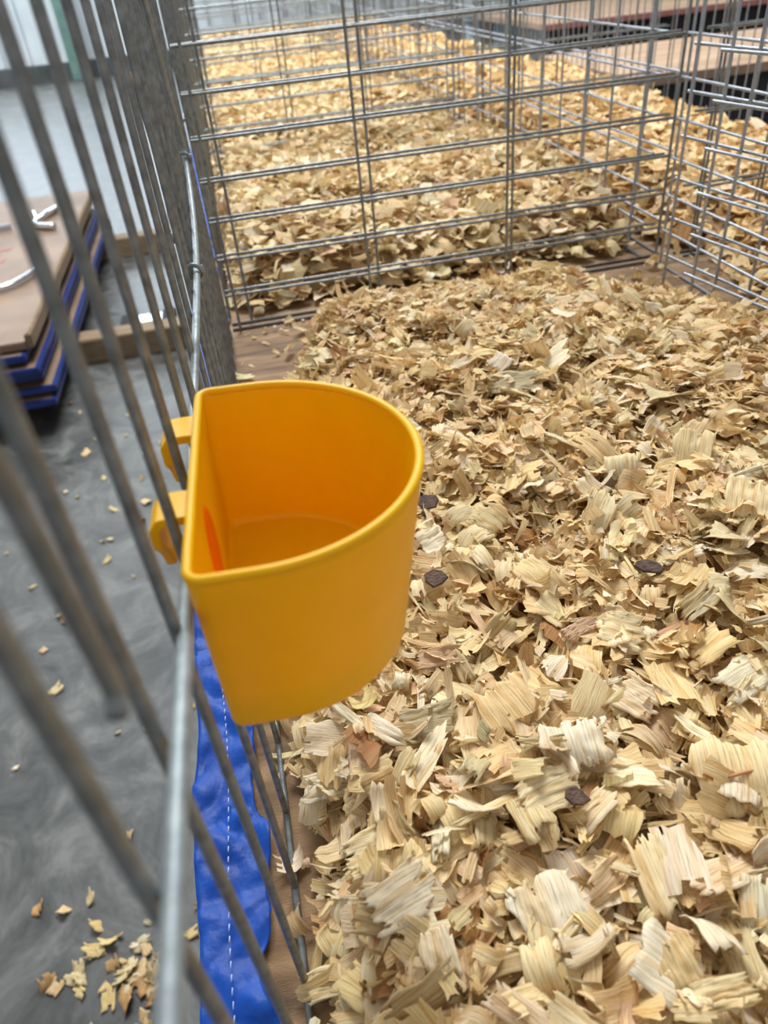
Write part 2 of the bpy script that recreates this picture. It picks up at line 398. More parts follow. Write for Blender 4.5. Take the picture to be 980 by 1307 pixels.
# right-hand row
for k in range(6):
    y0, y1 = k * CL, (k + 1) * CL
    root = empty('wire_cage', (0.6, y0 + CL / 2, 0), 'galvanised wire cage in the right-hand row, %s counted from the viewer' % (['first'] + ordn[1:])[k], 'cage', 'wire cages standing on the bench')
    vx = [0.004, 0.066, 0.132, 0.20, 0.265, 0.33]
    ya = max(y0, 0.32)
    panel('partition_panel', root, (CW + 0.034, y1), (0.77, y1), vx, HZ[1::2], M_WIRE, hside=(0, -1, 0), jitter=0.0006)
    panel('partition_panel', root, (CW + 0.030, y1 + 0.012), (0.77, y1 + 0.012), [v + 0.012 for v in vx[:-1]], HZ[1::2], M_WIRE, hside=(0, 1, 0), jitter=0.0006)
    panel('front_panel', root, (0.772, ya + 0.018), (0.772, y1 - 0.004), [(i + 0.5) * 0.026 for i in range(int((y1 - ya - 0.024) / 0.026))], [0.17], M_WIRE_B, r=0.0011, jitter=0.0006)
    if k > 0:
        panel('back_panel', root, (CW + 0.012, y0 + 0.018), (CW + 0.012, y1 - 0.004), [0.06 + 0.13 * i for i in range(5)], HZ[::2], M_WIRE_B, hside=(1, 0, 0), jitter=0.0006)

# ------------------------------------------------------------------ yellow cup
CY = 0.1467; ZR = 0.1745; CX0 = -0.0013
cup = empty('feed_cup', (CX0, CY, 0.12), 'yellow plastic half-round feed cup hooked on the cage bars', 'cup')
cup.rotation_euler = (0, math.radians(1.6), math.radians(-2.4))
def d_loop(r, xc, cr=0.004, narc=46):
    """D outline: back edge on x=0, straight cheeks to x=xc, then an arc of radius r; back corners rounded by cr"""
    pts = []
    for i in range(7):   # back corner at -r
        a = math.pi + (math.pi / 2) * i / 6
        pts.append((cr + cr * math.cos(a), -r + cr + cr * math.sin(a)))
    for i in range(narc + 1):
        a = -math.pi / 2 + math.pi * i / narc
        pts.append((xc + r * math.cos(a), r * math.sin(a)))
    for i in range(7):
        a = math.pi / 2 + (math.pi / 2) * i / 6
        pts.append((cr + cr * math.cos(a), r - cr + cr * math.sin(a)))
    for i in range(1, 10):
        t = i / 10
        pts.append((0.0, (r - cr) * (1 - 2 * t)))
    return pts
RT, RB, HC = 0.0394, 0.0335, 0.0520
def loop_at(t, inset):
    """t = 0 at rim, 1 at foot; inset shrinks the outline evenly"""
    r = RT + (RB - RT) * t - inset; xc = 0.0141 + (0.0140 - 0.0141) * t - inset * 0
    L = d_loop(r, xc - inset * 0, 0.004 if inset <= 0 else 0.0034)
    out = []
    for x, y in L:
        xx = x + (inset if x < xc else inset * 0)
        if x < xc: xx = inset + x * (xc - inset) / xc
        out.append((xx, y))
    return out
def loft(loops, cap0=False, cap1=False):
    n = len(loops[0]); V = [p for l in loops for p in l]; Fc = []
    for i in range(len(loops) - 1):
        for k in range(n):
            l = (k + 1) % n
            Fc.append((i * n + k, i * n + l, (i + 1) * n + l, (i + 1) * n + k))
    if cap0: Fc.append(tuple(range(n))[::-1])
    if cap1: Fc.append(tuple((len(loops) - 1) * n + k for k in range(n)))
    return V, Fc
def cup_loop(t, inset, dz=0.0):
    return [(x, y, ZR - HC * t + dz - 0.12) for x, y in loop_at(t, inset)]
TH = 0.0014
loops = [cup_loop(t, TH) for t in (0.775, 0.755, 0.7, 0.6, 0.4, 0.2, 0.03, 0.0)]
loops = [cup_loop(0.785, TH + 0.0015)] + loops
outer = [cup_loop(0.0, 0), cup_loop(0.05, 0)] + [cup_loop(t, 0) for t in (0.2, 0.4, 0.6, 0.8, 0.94, 0.975)] + [cup_loop(0.995, 0.0010), cup_loop(1.0, 0.003)]
V, Fc = loft(loops + outer, True, True)
me = mesh_from(V, Fc, 'cup', True)
for p in me.polygons:
    if len(p.vertices) > 4: p.use_smooth = False
bm = bmesh.new(); bm.from_mesh(me); bmesh.ops.recalc_face_normals(bm, faces=bm.faces[:]); bm.to_mesh(me); bm.free()
link('cup_body', me, M_YEL, cup)
# rolled rim
rl = [(x, y, ZR - 0.12) for x, y in loop_at(0, TH * 0.5)]
v, f = tube_data(rl, 0.00112, 10, True)
link('rim', mesh_from(v, f, 'rim', True), M_YEL, cup)
# two rear hooks that go over the bars
def strip(profile, yc, ws, th):
    """sweep a bent strap: profile list of (x,z), widths ws, thickness th"""
    P = [Vector((x, 0, zz)) for x, zz in profile]; V = []; Fc = []
    for i, p in enumerate(P):
        t = (P[min(i + 1, len(P) - 1)] - P[max(i - 1, 0)]).normalized(); n = Vector((-t.z, 0, t.x)); w = ws[i] / 2
        for sx, sy in ((-1, -1), (-1, 1), (1, 1), (1, -1)):
            V.append((p.x + n.x * th / 2 * sx, yc + sy * w, p.z + n.z * th / 2 * sx))
    for i in range(len(P) - 1):
        for k in range(4):
            l = (k + 1) % 4
            Fc.append((i * 4 + k, i * 4 + l, i * 4 + 4 + l, i * 4 + 4 + k))
    Fc.append((0, 3, 2, 1)); b = (len(P) - 1) * 4; Fc.append((b, b + 1, b + 2, b + 3))
    me = mesh_from(V, Fc, 'strap'); bm = bmesh.new(); bm.from_mesh(me); bmesh.ops.recalc_face_normals(bm, faces=bm.faces[:])
    bmesh.ops.bevel(bm, geom=[e for e in bm.edges], offset=0.0003, segments=2, affect='EDGES'); bm.to_mesh(me); bm.free(); return me
zb = ZR - 0.12
for yc in (-0.0035, 0.0325):
    pr_ = [(0.0004, zb - 0.0075), (-0.004, zb - 0.0072), (-0.0082, zb - 0.0074), (-0.0098, zb - 0.0095), (-0.0098, zb - 0.0145), (-0.0090, zb - 0.0175), (-0.0088, zb - 0.0225)]
    link('hook', strip(pr_, yc, [0.011, 0.011, 0.011, 0.0105, 0.0100, 0.0065, 0.0028], 0.0024), M_YEL, cup)
# thin deeper orange oval inside the flat back
V = []; n = 20
for zz, s in ((0.0, 1.0), (0.0004, 0.9)):
    for i in range(n):
        a = 2 * math.pi * i / n
        V.append((TH + 0.00005 + zz, -0.0035 + 0.0068 * s * math.cos(a), zb - 0.0215 + 0.0135 * s * math.sin(a)))
Fc = [(i, (i + 1) % n, n + (i + 1) % n, n + i) for i in range(n)] + [tuple(range(n, 2 * n))]
tag(link('orange_oval', mesh_from(V, Fc, 'orange_inset'), M_ORANGE, cup), 'deeper orange oval patch inside the flat back')

# ------------------------------------------------------------------ wood shavings
def flake_grid(L, W, nl, nw, arc, cross, twist, rag, seed, ripple=0.0, taper=0.0, rip_n=3):
    """curled shaving; fibre along u. Returns verts (n,3), uv (n,2) in metres, mask of kept quads"""
    r = np.random.default_rng(seed)
    u = np.linspace(-0.5, 0.5, nl + 1); v = np.cumsum(np.concatenate([[0], r.uniform(0.25, 1.6, nw)])); v = v / v[-1] - 0.5
    U, Vv = np.meshgrid(u, v, indexing='ij')
    e0 = r.uniform(-rag, rag * 0.3, nw + 1) + rag * 1.3 * (vnoise(v * 3.3, seed * 1.7, 0.8, 3) - 0.5)
    e1 = r.uniform(-rag, rag * 0.3, nw + 1) + rag * 1.3 * (vnoise(v * 3.3, seed * 2.9, 0.8, 4) - 0.5)
    k = (U + 0.5)
    Uc = U * 1.0 + (1 - k) * (-e0)[None, :] * (1 - k) ** 2 + k * e1[None, :] * k ** 2
    wob = 1.0 + 0.16 * (vnoise(u * 4, seed * 0.7, 0.7, 5) - 0.5)[:, None] - taper * (U + 0.5)
    X = Uc * L; Y = Vv * W * wob + 0.06 * W * np.sin(U * 5 + seed)
    # bend along fibre
    if abs(arc) > 1e-3:
        R = L / arc; a = X / R; Xb = R * np.sin(a); Z = R * (1 - np.cos(a))
    else:
        Xb = X; Z = 0 * X
    if abs(cross) > 1e-3:
        R = W / cross; a = Y / R; Y2 = R * np.sin(a); Z = Z + R * (1 - np.cos(a))
    else: Y2 = Y
    Z = Z + ripple * np.sin((Vv + 0.5) * 2 * math.pi * rip_n * (1 + 0.3 * Vv) + 2.0 * vnoise(Vv * 3, U, 0.6, 8) + seed) * (0.2 + vnoise(U * 3, Vv * 3, 0.7, seed % 50))
    Z = Z + r.normal(0, 0.00018, Z.shape) + 0.10 * min(L, W) * (vnoise(U * 2.2, Vv * 2.2 + seed * 0.13, 0.7, (seed * 7) % 97) - 0.5)
    t = twist * U
    Yt = Y2 * np.cos(t) - Z * np.sin(t); Zt = Y2 * np.sin(t) + Z * np.cos(t)
    P = np.stack([Xb, Yt, Zt], -1).reshape(-1, 3); P -= P.mean(0)
    uvs = np.stack([X, Y], -1).reshape(-1, 2)
    keep = np.ones((nl, nw), bool)
    if nw >= 5:      # split ends and notches
        for _ in range(r.integers(0, 4)):
            c = r.integers(0, nw); d = r.integers(1, max(2, nl // 3)); keep[:d, c] = False
        for _ in range(r.integers(0, 4)):
            c = r.integers(0, nw); d = r.integers(1, max(2, nl // 3)); keep[nl - d:, c] = False
    return P, uvs, keep
def grid_quads(nl, nw):
    q = []
    for i in range(nl):
        for j in range(nw):
            q.append((i * (nw + 1) + j, (i + 1) * (nw + 1) + j, (i + 1) * (nw + 1) + j + 1, i * (nw + 1) + j + 1))
    return np.array(q)
PAL = np.array([(0.84, 0.70, 0.41), (0.88, 0.77, 0.50), (0.91, 0.84, 0.66), (0.77, 0.61, 0.34), (0.81, 0.66, 0.39), (0.86, 0.72, 0.50),
                (0.62, 0.42, 0.20), (0.76, 0.54, 0.36), (0.62, 0.54, 0.35), (0.40, 0.22, 0.09)])
PW = np.array([0.24, 0.19, 0.11, 0.13, 0.14, 0.08, 0.045, 0.02, 0.035, 0.012]); PW /= PW.sum()
def tints(n):
    c = PAL[rng.choice(len(PAL), n, p=PW)]
    return np.clip(c * rng.normal(1.0, 0.07, (n, 1)) * rng.normal(1.0, 0.02, (n, 3)), 0.02, 0.98)

def library(n, nl, nw, seed0, k=1.0):
    lib = []
    for i in range(n):
        r = np.random.default_rng(seed0 + i)
        t = r.random()
        if t < 0.55:     # broad chip
            L = r.uniform(0.007, 0.019); W = L * r.uniform(0.45, 0.95)
            lib.append(flake_grid(L, W, nl, nw, r.normal(0, 0.75), r.normal(0, 0.35), r.normal(0, 0.35), r.uniform(0.05, 0.17), seed0 + i, r.choice([0, 0, 0.0003, 0.0005]), r.uniform(-0.1, 0.4), r.integers(2, 5)))
        elif t < 0.82:   # strip
            L = r.uniform(0.014, 0.027); W = r.uniform(0.003, 0.0065)
            lib.append(flake_grid(L, W, nl, nw, r.normal(0, 1.1), r.normal(0, 0.3), r.normal(0, 0.7), 0.1, seed0 + i, 0, r.uniform(-0.2, 0.6)))
        elif t < 0.88:   # curl
            L = r.uniform(0.014, 0.024); W = r.uniform(0.006, 0.011)
            lib.append(flake_grid(L, W, nl, nw, r.uniform(1.8, 3.4) * r.choice([-1, 1]), r.normal(0, 0.2), r.normal(0, 0.4), 0.1, seed0 + i))
        else:            # sliver
            L = r.uniform(0.012, 0.03); W = r.uniform(0.0009, 0.002)
            lib.append(flake_grid(L, W, nl, nw, r.normal(0, 0.9), 0, r.normal(0, 0.6), 0.05, seed0 + i))
    return lib

def rot_mats(yaw, tilt, tdir, spin=None):
    """rotate by yaw about z, then tip by tilt about horizontal axis tdir"""
    c, s = np.cos(yaw), np.sin(yaw); n = len(yaw)
    Rz = np.zeros((n, 3, 3)); Rz[:, 0, 0] = c; Rz[:, 0, 1] = -s; Rz[:, 1, 0] = s; Rz[:, 1, 1] = c; Rz[:, 2, 2] = 1
    ax, ay = np.cos(tdir), np.sin(tdir); ct, stt = np.cos(tilt), np.sin(tilt); o = 1 - ct
    Rt = np.zeros((n, 3, 3))
    Rt[:, 0, 0] = ct + ax * ax * o; Rt[:, 0, 1] = ax * ay * o; Rt[:, 0, 2] = ay * stt
    Rt[:, 1, 0] = ax * ay * o; Rt[:, 1, 1] = ct + ay * ay * o; Rt[:, 1, 2] = -ax * stt
    Rt[:, 2, 0] = -ay * stt; Rt[:, 2, 1] = ax * stt; Rt[:, 2, 2] = ct
    return Rt @ Rz

def mesh_arrays(name, V, Q, UV, C):
    me = bpy.data.meshes.new(name)
    me.vertices.add(len(V)); me.vertices.foreach_set('co', V.astype(np.float32).ravel())
    nq = len(Q); me.loops.add(nq * 4); me.loops.foreach_set('vertex_index', Q.astype(np.int32).ravel())
    me.polygons.add(nq); me.polygons.foreach_set('loop_start', np.arange(0, nq * 4, 4, dtype=np.int32))
    me.polygons.foreach_set('use_smooth', np.ones(nq, bool))
    uvl = me.uv_layers.new(name='UVMap'); uvl.data.foreach_set('uv', UV[Q.ravel()].astype(np.float32).ravel())
    ca = me.color_attributes.new('tint', 'FLOAT_COLOR', 'POINT')
    ca.data.foreach_set('color', np.concatenate([C, np.ones((len(C), 1))], 1).astype(np.float32).ravel())
    me.update(); me.validate(); return me

def scatter(lib, nl, nw, pos, scale, tiltsd):
    n = len(pos); quads = grid_quads(nl, nw); nv = (nl + 1) * (nw + 1)
    which = rng.integers(0, len(lib), n)
    VB = np.stack([l[0] for l in lib]); UB = np.stack([l[1] for l in lib]); KB = np.stack([l[2].ravel() for l in lib])
    R = rot_mats(rng.uniform(0, 2 * np.pi, n), np.clip(rng.normal(0, tiltsd, n), -1.35, 1.35), rng.uniform(0, 2 * np.pi, n))
    flip = np.where(rng.random(n) < 0.5, 1.0, -1.0)
    v = VB[which] * scale[:, None, None]
    v[:, :, 2] *= flip[:, None]
    v = np.einsum('nij,nkj->nki', R, v) + pos[:, None, :]
    lift = np.minimum(v[:, :, 2].min(1) - 0.0012, 0); v[:, :, 2] -= lift[:, None]     # nothing sinks into the board
    uv = UB[which] * scale[:, None, None] + rng.uniform(-30, 30, (n, 1, 2))
    c = np.repeat(tints(n)[:, None, :], nv, 1)
    q = quads[None] + (np.arange(n) * nv)[:, None, None]
    q = q[KB[which]]
    return v.reshape(-1, 3), q.reshape(-1, 4), uv.reshape(-1, 2), c.reshape(-1, 3)

def sstep(a, b, x):
    t = np.clip((x - a) / (b - a), 0, 1); return t * t * (3 - 2 * t)
def h_near(x, y):
    x = np.asarray(x, float); y = np.asarray(y, float)
    h = 0.026 + 0.016 * vnoise(x, y, 0.11, 21) + 0.012 * vnoise(x, y, 0.045, 22)
    h = h + 0.012 * np.exp(-((x - 0.2) ** 2 + (y - 0.42) ** 2) / 0.02)
    e = 0.012 * (vnoise(x, y, 0.035, 23) - 0.5)
    left = sstep(0.000, 0.030, x + e - 0.052 * sstep(0.40, 0.56, y))
    right = 1 - sstep(0.335, 0.415, x + e * 2 + 0.075 * sstep(0.42, 0.60, y) - 0.02)
    far = 1 - sstep(0.565, 0.645, y + e + 0.03 * (1 - sstep(0.03, 0.09, x)) + 0.05 * sstep(0.26, 0.34, x))
    return h * left * right * far
def h_far(x, y):
    ph = (np.asarray(y, float) % CL) / CL
    h = 0.030 + 0.022 * vnoise(x, y, 0.13, 31) + 0.014 * vnoise(x, y, 0.05, 32)
    h = h * (0.55 + 0.45 * np.sin(np.pi * np.clip(ph, 0.02, 0.98)) ** 0.5)
    return h * sstep(-0.004, 0.035, x) * sstep(CL + 0.02, CL + 0.09, y)
def h_right(x, y):
    h = 0.030 + 0.020 * vnoise(x, y, 0.12, 41) + 0.014 * vnoise(x, y, 0.05, 42)
    return h * sstep(CW + 0.012, CW + 0.075, x) * (1 - sstep(0.70, 0.765, x)) * (1 - 0.9 * sstep(0.52, 0.60, y) * (1 - sstep(0.66, 0.74, y)) * (1 - sstep(0.45, 0.56, x)))

def under_mesh(hf, x0, x1, y0, y1, step, sink):
    """lumpy core of the bed below the loose shavings"""
    xs = np.arange(x0, x1 + step, step); ys = np.arange(y0, y1 + step, step)
    X, Yy = np.meshgrid(xs, ys, indexing='ij'); Z = np.maximum(hf(X, Yy) - sink, 0.0) + 0.0006 + 0.003 * vnoise(X, Yy, 0.009, 50)
    V = np.stack([X, Yy, Z], -1).reshape(-1, 3); ny = len(ys)
    i, j = np.meshgrid(np.arange(len(xs) - 1), np.arange(ny - 1), indexing='ij'); b = (i * ny + j).ravel()
    Q = np.stack([b, b + ny, b + ny + 1, b + 1], 1)
    hm = hf(X, Yy).ravel(); ok = hm[Q].min(1) > sink + 0.002
    Q = Q[ok]
    C = np.tile(np.array([[0.42, 0.29, 0.14]]), (len(V), 1)) * (0.75 + 0.5 * vnoise(V[:, 0], V[:, 1], 0.006, 51))[:, None]  # core darker than the flakes: crevice shade put into its colour
    return V, Q, V[:, :2].copy(), C
def join(parts):
    V = []; Q = []; U = []; C = []; b = 0
    for v, q, u, c in parts:
        V.append(v); Q.append(q + b); U.append(u); C.append(c); b += len(v)
    return np.concatenate(V), np.concatenate(Q), np.concatenate(U), np.concatenate(C)

def bed(name, label, hf, x0, x1, y0, y1, n, lib, nl, nw, sc, tilt, layers=0.014, keep=None, stray=0, crumbs=0, rim=0):
    x = rng.uniform(x0, x1, n); y = rng.uniform(y0, y1, n)
    if keep is not None:
        k = keep(x, y); x, y = x[k], y[k]
    h = hf(x, y)
    k = (h > 0.004) | (rng.random(len(x)) < stray); x, y, h = x[k], y[k], h[k]
    depth = rng.random(len(x)) ** 1.3 * np.minimum(layers, h * 0.8)
    pos = np.stack([x, y, h - depth + 0.001 + np.abs(rng.normal(0, 0.0025, len(x)))], 1)
    scl = sc * np.clip(np.exp(rng.normal(-0.08, 0.30, len(x))), 0.4, 1.4)
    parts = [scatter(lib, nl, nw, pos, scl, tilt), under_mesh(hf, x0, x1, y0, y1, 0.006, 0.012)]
    if crumbs:
        x = rng.uniform(x0, x1, crumbs); y = rng.uniform(y0, y1, crumbs)
        h = hf(x, y); k = (h > 0.001) | (rng.random(crumbs) < 0.12); x, y, h = x[k], y[k], h[k]
        parts.append(scatter(LIB_C, 3, 3, np.stack([x, y, h + rng.uniform(-0.003, 0.005, len(x))], 1), np.exp(rng.normal(-0.95, 0.3, len(x))), 0.7))
    if rim:       # strays lying on the bare board beside the front bars
        x = -0.008 + 0.04 * rng.random(rim) ** 0.6; y = rng.uniform(0.03, 0.44, rim)
        parts.append(scatter(LIB_N, 6, 7, np.stack([x, y, 0 * x + 0.0025], 1), np.exp(rng.normal(-0.55, 0.4, rim)), 0.3))
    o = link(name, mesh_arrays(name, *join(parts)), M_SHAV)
    tag(o, label, 'wood shavings', kind='stuff'); return o

LIB_N = library(90, 6, 7, 1000)
LIB_F = library(60, 3, 3, 3000)
LIB_C = library(60, 3, 3, 4000)
# skip what is hidden behind the camera's own footprint: the near bed runs from just behind the lens to the partition
bed('shavings_bed', 'thick bed of pale pine shavings filling the nearest cage', h_near, 0.002, 0.412, -0.06, 0.652, 12800, LIB_N, 6, 7, 1.0, 0.52, stray=0.02, crumbs=9000, rim=340)
bed('shavings_bed', 'bright bed of pine shavings running through the cages beyond the double partition', h_far, -0.004, 0.405, CL + 0.02, 3.92, 36000, LIB_F, 3, 3, 1.08, 0.62, stray=0.05)
bed('shavings_bed', 'bed of pine shavings in the right-hand row of cages', h_right, CW + 0.01, 0.765, 0.36, 3.92, 30000, LIB_F, 3, 3, 1.08, 0.62, stray=0.05)

# single shavings on top of the near bed: closed thin meshes
def solid_flake(P, uvs, keep, nl, nw, th, tint, name):
    q = grid_quads(nl, nw)[keep.ravel()]
    a = P[q[:, 0]]; nr = np.cross(P[q[:, 1]] - a, P[q[:, 3]] - a)
    N = np.zeros_like(P)
    for k in range(4): np.add.at(N, q[:, k], nr)
    N /= np.maximum(np.linalg.norm(N, axis=1, keepdims=True), 1e-12)
    nv = len(P); V = np.concatenate([P + N * th / 2, P - N * th / 2])
    cnt = {}
    for f in q:
        for k in range(4):
            cnt[(f[k], f[(k + 1) % 4])] = 1
    side = [(e[1], e[0], e[0] + nv, e[1] + nv) for e in cnt if (e[1], e[0]) not in cnt]
    Q = np.concatenate([q, q[:, ::-1] + nv, np.array(side)])
    used = np.unique(Q); mp = -np.ones(2 * nv, int); mp[used] = np.arange(len(used))
    UV = np.concatenate([uvs, uvs])[used]; C = np.tile(np.array(tint)[None], (len(used), 1))
    me = mesh_arrays(name, V[used], mp[Q], UV, C); me.materials.append(M_SHAV); return me
SOLID = []
for i in range(44):
    r = np.random.default_rng(5000 + i)
    broad = r.random() < 0.72
    L = r.uniform(0.013, 0.024); W = L * (r.uniform(0.45, 0.9) if broad else r.uniform(0.15, 0.3))
    P, uvs, keep = flake_grid(L, W, 7, 8, r.normal(0, 0.8), r.normal(0, 0.35), r.normal(0, 0.35), r.uniform(0.06, 0.16), 5000 + i, r.choice([0, 0, 0.0002, 0.0004]), r.uniform(-0.1, 0.35), r.integers(2, 5))
    tn = tints(1)[0]; sm = solid_flake(P, uvs + r.uniform(-30, 30, 2), keep, 7, 8, 0.00045, tn, 'shaving')
    sm['tone'] = 'cream' if tn[2] > 0.48 else ('pale yellow' if tn[2] > 0.33 else 'tan'); sm['shape'] = 'broad' if broad else 'narrow'
    SOLID.append((sm, P))
named = [  # centre px, half-length vector px, half-width vector px, tint, arc, ripple, label
    ((957, 636), (3, -27), (34, -4), 1, 0.4, 0.0009, 'large pale ridged shaving at the right, level with the cup rim'),
    ((886, 572), (4, -26), (27, -4), 0, 0.5, 0.0006, 'square pale yellow shaving with torn edges lying high on the bed'),
    ((553, 692), (-16, 10), (9, 19), 2, 0.5, 0.0010, 'pale fan-shaped ridged shaving just right of the cup'),
    ((794, 803), (30, 8), (8, -25), 1, 0.4, 0.0008, 'yellow shaving with dark grain bands and a notched end'),
    ((735, 948), (10, 34), (42, -14), 2, 1.2, 0.0003, 'broad arched cream shaving in the middle foreground'),
    ((944, 990), (14, 58), (52, -10), 1, 0.9, 0.0006, 'largest pale shaving at the right edge, crossed by a reddish fibre'),
    ((697, 1160), (16, 46), (48, -10), 2, 0.6, 0.0009, 'large frayed shaving with brown bands near the bottom'),
    ((513, 1145), (-40, 26), (22, 26), 2, 0.5, 0.0002, 'smooth pale shaving near the wire bars at lower left'),
    ((420, 1002), (34, -6), (4, 17), 2, 0.3, 0.0010, 'layered ridged shaving poking towards the front bars under the cup'),
    ((835, 1118), (22, 52), (20, -8), 1, 0.3, 0.0006, 'long ribbed strip of shaving slanting across the lower right'),
    ((650, 905), (26, 34), (32, -16), 4, 0.7, 0.0006, 'tan grained shaving with torn top right of the cup foot'),
    ((548, 920), (34, -8), (6, 24), 8, 0.4, 0.0004, 'greyish tan flat shaving below the foot of the cup'),
    ((560, 838), (28, -3), (2, 13), 7, 0.3, 0.0, 'smooth orange-pink oval wood chip below the cup'),
    ((741, 802), (22, -10), (4, 9), 7, 0.2, 0.0, 'narrow pinkish stick of wood in the shavings'),
    ((893, 766), (-22, 20), (14, 10), 8, 0.8, 0.0008, 'grey weathered curled shaving at the right'),
    ((655, 487), (34, -5), (4, 12), 8, 0.3, 0.0, 'flat grey-tan shaving behind the cup on the far slope'),
    ((513, 868), (2, -14), (10, 3), 2, 2.4, 0.0, 'small white curl of shaving at the cup foot'),
    ((560, 1215), (8, 34), (22, -4), 2, 0.8, 0.0006, 'pale split shaving hanging down near the bottom'),
    ((468, 1090), (-28, 10), (12, 26), 1, 0.6, 0.0006, 'fanned yellow shaving stack beside the front bars'),
    ((620, 665), (20, 14), (16, -18), 0, 0.8, 0.0004, 'cupped yellow shaving right of the cup rim'),
    ((700, 1010), (38, -18), (16, 26), 1, 0.5, 0.0006, 'shaving carrying a dark bark fleck in the foreground'),
    ((925, 1270), (38, -12), (10, 22), 0, 0.4, 0.0009, 'ribbed yellow shaving at the bottom right corner'),
    ((860, 1230), (20, 36), (30, -12), 3, 0.5, 0.0003, 'tan shaving near the bottom right corner'),
    ((420, 1255), (-34, 8), (8, 20), 1, 0.5, 0.0006, 'ragged shaving lying on the board at the bottom beside the bars'),
    ((815, 890), (30, 20), (18, -18), 5, 0.9, 0.0004, 'folded buff shaving in the right middle of the bed'),
    ((690, 735), (26, 24), (16, -12), 0, 0.9, 0.0004, 'bent pale shaving leaning in the centre of the bed'),
    ((765, 650), (-10, 24), (20, 4), 1, 0.7, 0.0004, 'pale tongue-shaped shaving above the bed centre'),
    ((760, 575), (26, 22), (14, -10), 3, 0.7, 0.0004, 'yellow bowed shaving on the far side of the bed'),
]
def place_px(c, hu, hv, tilt=0.45, lift=0.006):
    p = None; hz_ = 0.03
    for _ in range(6):
        p = on_z(c, hz_); hz_ = float(h_near(p[0], p[1])) + lift
    p = on_z(c, hz_)
    tc = CAM - p; tc /= np.linalg.norm(tc)
    n = np.array([0, 0, 1.0]) * (1 - tilt) + tc * tilt; n /= np.linalg.norm(n)
    def hit(q):
        d = ROT @ _ray(*q); return CAM + d * (np.dot(p - CAM, n) / np.dot(d, n))
    u = hit((c[0] + hu[0], c[1] + hu[1])) - p; v = hit((c[0] + hv[0], c[1] + hv[1])) - p
    return p, u, v, n
for i, (c, hu, hv, ti, arc, rip, lab) in enumerate(named):
    p, u, v, n = place_px(c, hu, hv)
    L = 2 * np.linalg.norm(u); W = 2 * np.linalg.norm(v)
    P, uvs, keep = flake_grid(L, W, 12, 16, -arc, 0.25, 0.15, 0.12, 7000 + i, rip * 0.45, 0.1, 4)
    ex = u / np.linalg.norm(u); ey = v - ex * np.dot(v, ex); ey /= np.linalg.norm(ey); ez = np.cross(ex, ey)
    if ez[2] < 0: ey = -ey; ez = -ez
    tint = np.clip(PAL[ti] * 1.04, 0, 0.95)
    me = solid_flake(P, uvs + np.array([i * 0.7, i * 0.37]), keep, 12, 16, 0.0005, tint, 'shaving')
    o = link('wood_shaving', me); o.matrix_world = Matrix(((ex[0], ey[0], ez[0], p[0]), (ex[1], ey[1], ez[1], p[1]), (ex[2], ey[2], ez[2], p[2]), (0, 0, 0, 1)))
    tag(o, lab, 'wood shaving', 'single shavings on top of the near bed')
    if 'reddish fibre' in lab:
        pts = [(ex * a + ey * b + ez * 0.0012) for a, b in ((0.0, 0.0), (0, 0))]
        path = [(-L * 0.02, -W * 0.44), (L * 0.03, -W * 0.2), (-L * 0.03, W * 0.1), (-L * 0.06, W * 0.42)]
        path = [(a, b, 0.0013 - (a / L) ** 2 * 0.002) for a, b in path]
        link('fibre', tubes_mesh([smooth_path(path, 5)], 0.0006, 6), noise_mat('red_fibre', [(0.3, (0.40, 0.17, 0.07)), (0.7, (0.55, 0.26, 0.12))], 300, 0.7), o)
NS = 270
cnt = 0
while cnt < NS:
    x = random.uniform(0.012, 0.34); y = random.uniform(0.05, 0.50)
    if random.random() > math.exp(-y * 2.2): continue
    c = ROT.T @ (np.array([x, y, 0.035]) - CAM)
    px, py = IMG_W / 2 + F_PX * c[0] / c[2], IMG_H / 2 + F_PX * c[1] / c[2]
    if c[2] < 0 or not (-20 < px < 1000 and 300 < py < 1330): continue
    if 235 < px < 540 and 480 < py < 880: continue
    me, P = SOLID[cnt % len(SOLID)]
    h = float(h_near(x, y))
    o = link('wood_shaving', me)
    s = math.exp(random.gauss(-0.12, 0.2)); flip = random.choice((1, -1))
    o.rotation_euler = (random.gauss(0, 0.45) + (math.pi if flip < 0 else 0), random.gauss(0, 0.38), random.uniform(0, 2 * math.pi))
    o.scale = (s, s, s); o.location = (x, y, max(h, 0.003) + random.uniform(0.0005, 0.006))
    zone = 'along the bottom edge' if py > 1130 else ('at the right edge' if px > 830 else ('under the cup by the bars' if px < 540 else ('in the right foreground' if py > 900 else ('beside the cup' if px < 690 else 'in the middle of the bed'))))
    if py < 560: zone = 'on the far slope of the bed'
    tone = me['tone']; shp = me['shape']
    tag(o, 'loose %s %s pine shaving lying %s' % (tone, shp, zone), 'wood shaving', 'loose shavings on top of the near bed'); cnt += 1
